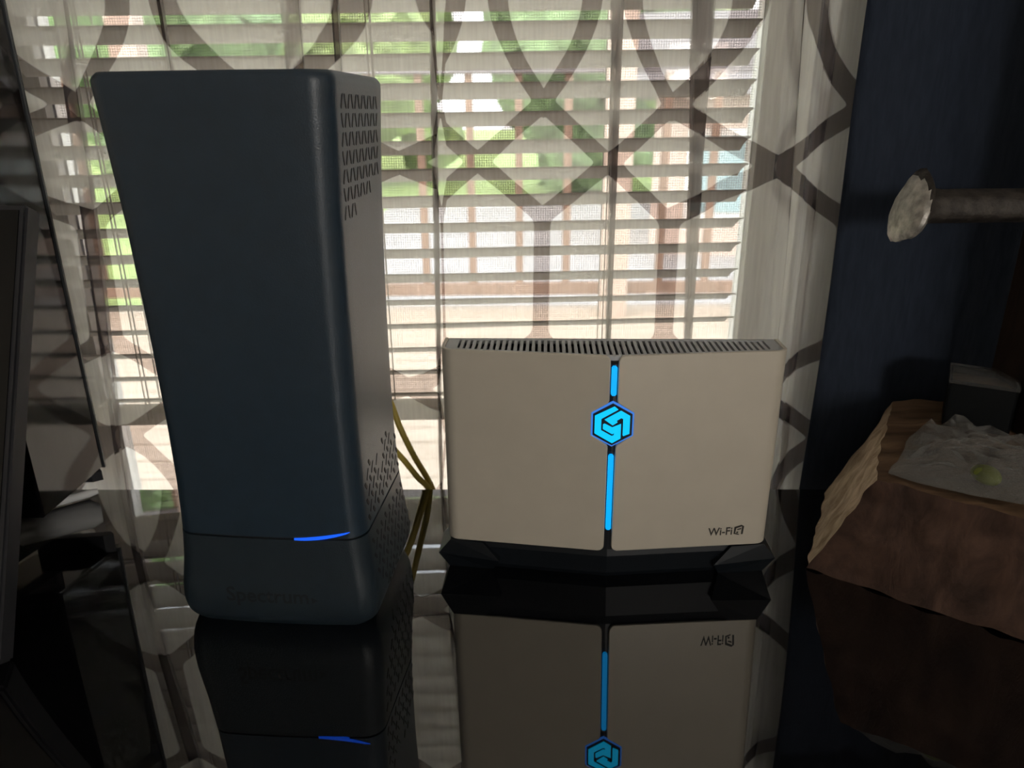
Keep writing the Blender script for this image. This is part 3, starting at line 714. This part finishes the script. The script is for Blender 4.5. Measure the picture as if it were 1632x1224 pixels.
bb = bbox('porch_beam', (-3.5, 3.5, 4.29, 4.45, 2.6, 2.85), M_rail); tag(bb, 'brown beam lying across the porch posts outside', 'beam')
def tree(x, y, r, h_, matl, label, seed):
    t = thing('tree', label, 'tree', (x, y, -.60), 0, 'trees beyond the porch'); rnd = random.Random(seed)
    bm = bmesh.new(); tube(bm, [(0, 0, 0), (.05, 0, h_*.4), (0, .1, h_*.75)], [.22, .16, .08], 10); obj('trunk', bm, M_bark, t, True)
    bm = bmesh.new()
    for k in range(16):
        a = rnd.uniform(0, 2*PI); q = rnd.random()**.5*r*.75; zz = h_*.55 + rnd.uniform(-.38, .42)*h_; rr = r*rnd.uniform(.32, .55)
        res = bmesh.ops.create_icosphere(bm, subdivisions=3, radius=rr, matrix=Matrix.Translation((q*math.cos(a), q*math.sin(a), zz)))
        for v in res['verts']: v.co += noise.noise_vector(v.co*1.9)*rr*.45
    for v in bm.verts: v.co.z = max(v.co.z, .15)
    obj('crown', bm, matl, t)
tree(-6.5, 15, 2.6, 5.0, M_leaf, 'dark green tree at the far left beyond the porch', 1)
tree(-3.6, 20, 2.2, 4.4, M_leaf2, 'light green tree left of the window centre', 2)
tree(1.9, 16.5, 2.1, 4.2, M_leaf, 'dark green tree behind the centre of the porch railing', 3)
tree(3.6, 22, 2.5, 5.2, M_leaf2, 'light green tree right of the porch post', 4)
tree(-10.5, 22, 3.2, 6.0, M_leaf2, 'light green tree at the far left edge of the lawn', 5)
hs = thing('neighbour_house', 'beige neighbouring house with teal windows beyond the railing at the right', 'house', (3.1, 8.5, -.57), math.radians(-12))
bbox('walls', (-1.5, 3.0, 0, 3, 0, 1.75), M_siding, hs)
bm = bmesh.new(); prism(bm, [(-.35, 1.75), (3.35, 1.75), (1.5, 2.75)], -1.8, 3.3, Matrix(((0, 0, 1, 0), (1, 0, 0, 0), (0, 1, 0, 0), (0, 0, 0, 1)))); obj('roof', bm, M_roof, hs)
for x in (-1.05, .15, 1.4):
    f_ = bbox('window_frame', (x-.08, x+.68, -.05, 0, .42, 1.40), M_trim, hs); bbox('window_glazing', (x, x+.60, -.07, -.05, .50, 1.32), M_tealg, f_)
tp = bbox('tarp_cover', (-4.3, -3.4, 10.6, 11.2, -.60, .9), M_tarp, None, .15, 3); tag(tp, 'blue tarpaulin covered heap on the lawn at the left', 'tarp')

# ---------------------------------------------------------------- unseen lamp added behind the viewer to light the front faces
lp = thing('added_fill_lamp', 'unseen globe lamp added behind the viewer to light the front faces', 'lamp', (.62, -1.35, 0))
bm = bmesh.new(); loft(bm, [[(r*math.cos(2*PI*k/32), r*math.sin(2*PI*k/32), z_) for k in range(32)] for r, z_ in ((.14, 0), (.14, .012), (.05, .024), (.012, .03))]); obj('base', bm, M_leg, lp, True)
bm = bmesh.new(); tube(bm, [(0, 0, .025), (0, 0, .6), (0, 0, 1.04)], .011, 14); obj('pole', bm, M_leg, lp, True)
bm = bmesh.new(); bmesh.ops.create_uvsphere(bm, u_segments=32, v_segments=16, radius=.12, matrix=Matrix.Translation((0, 0, 1.15))); obj('globe', bm, glow('fill_globe_light', (1.0, .95, .88), 47), lp, True)
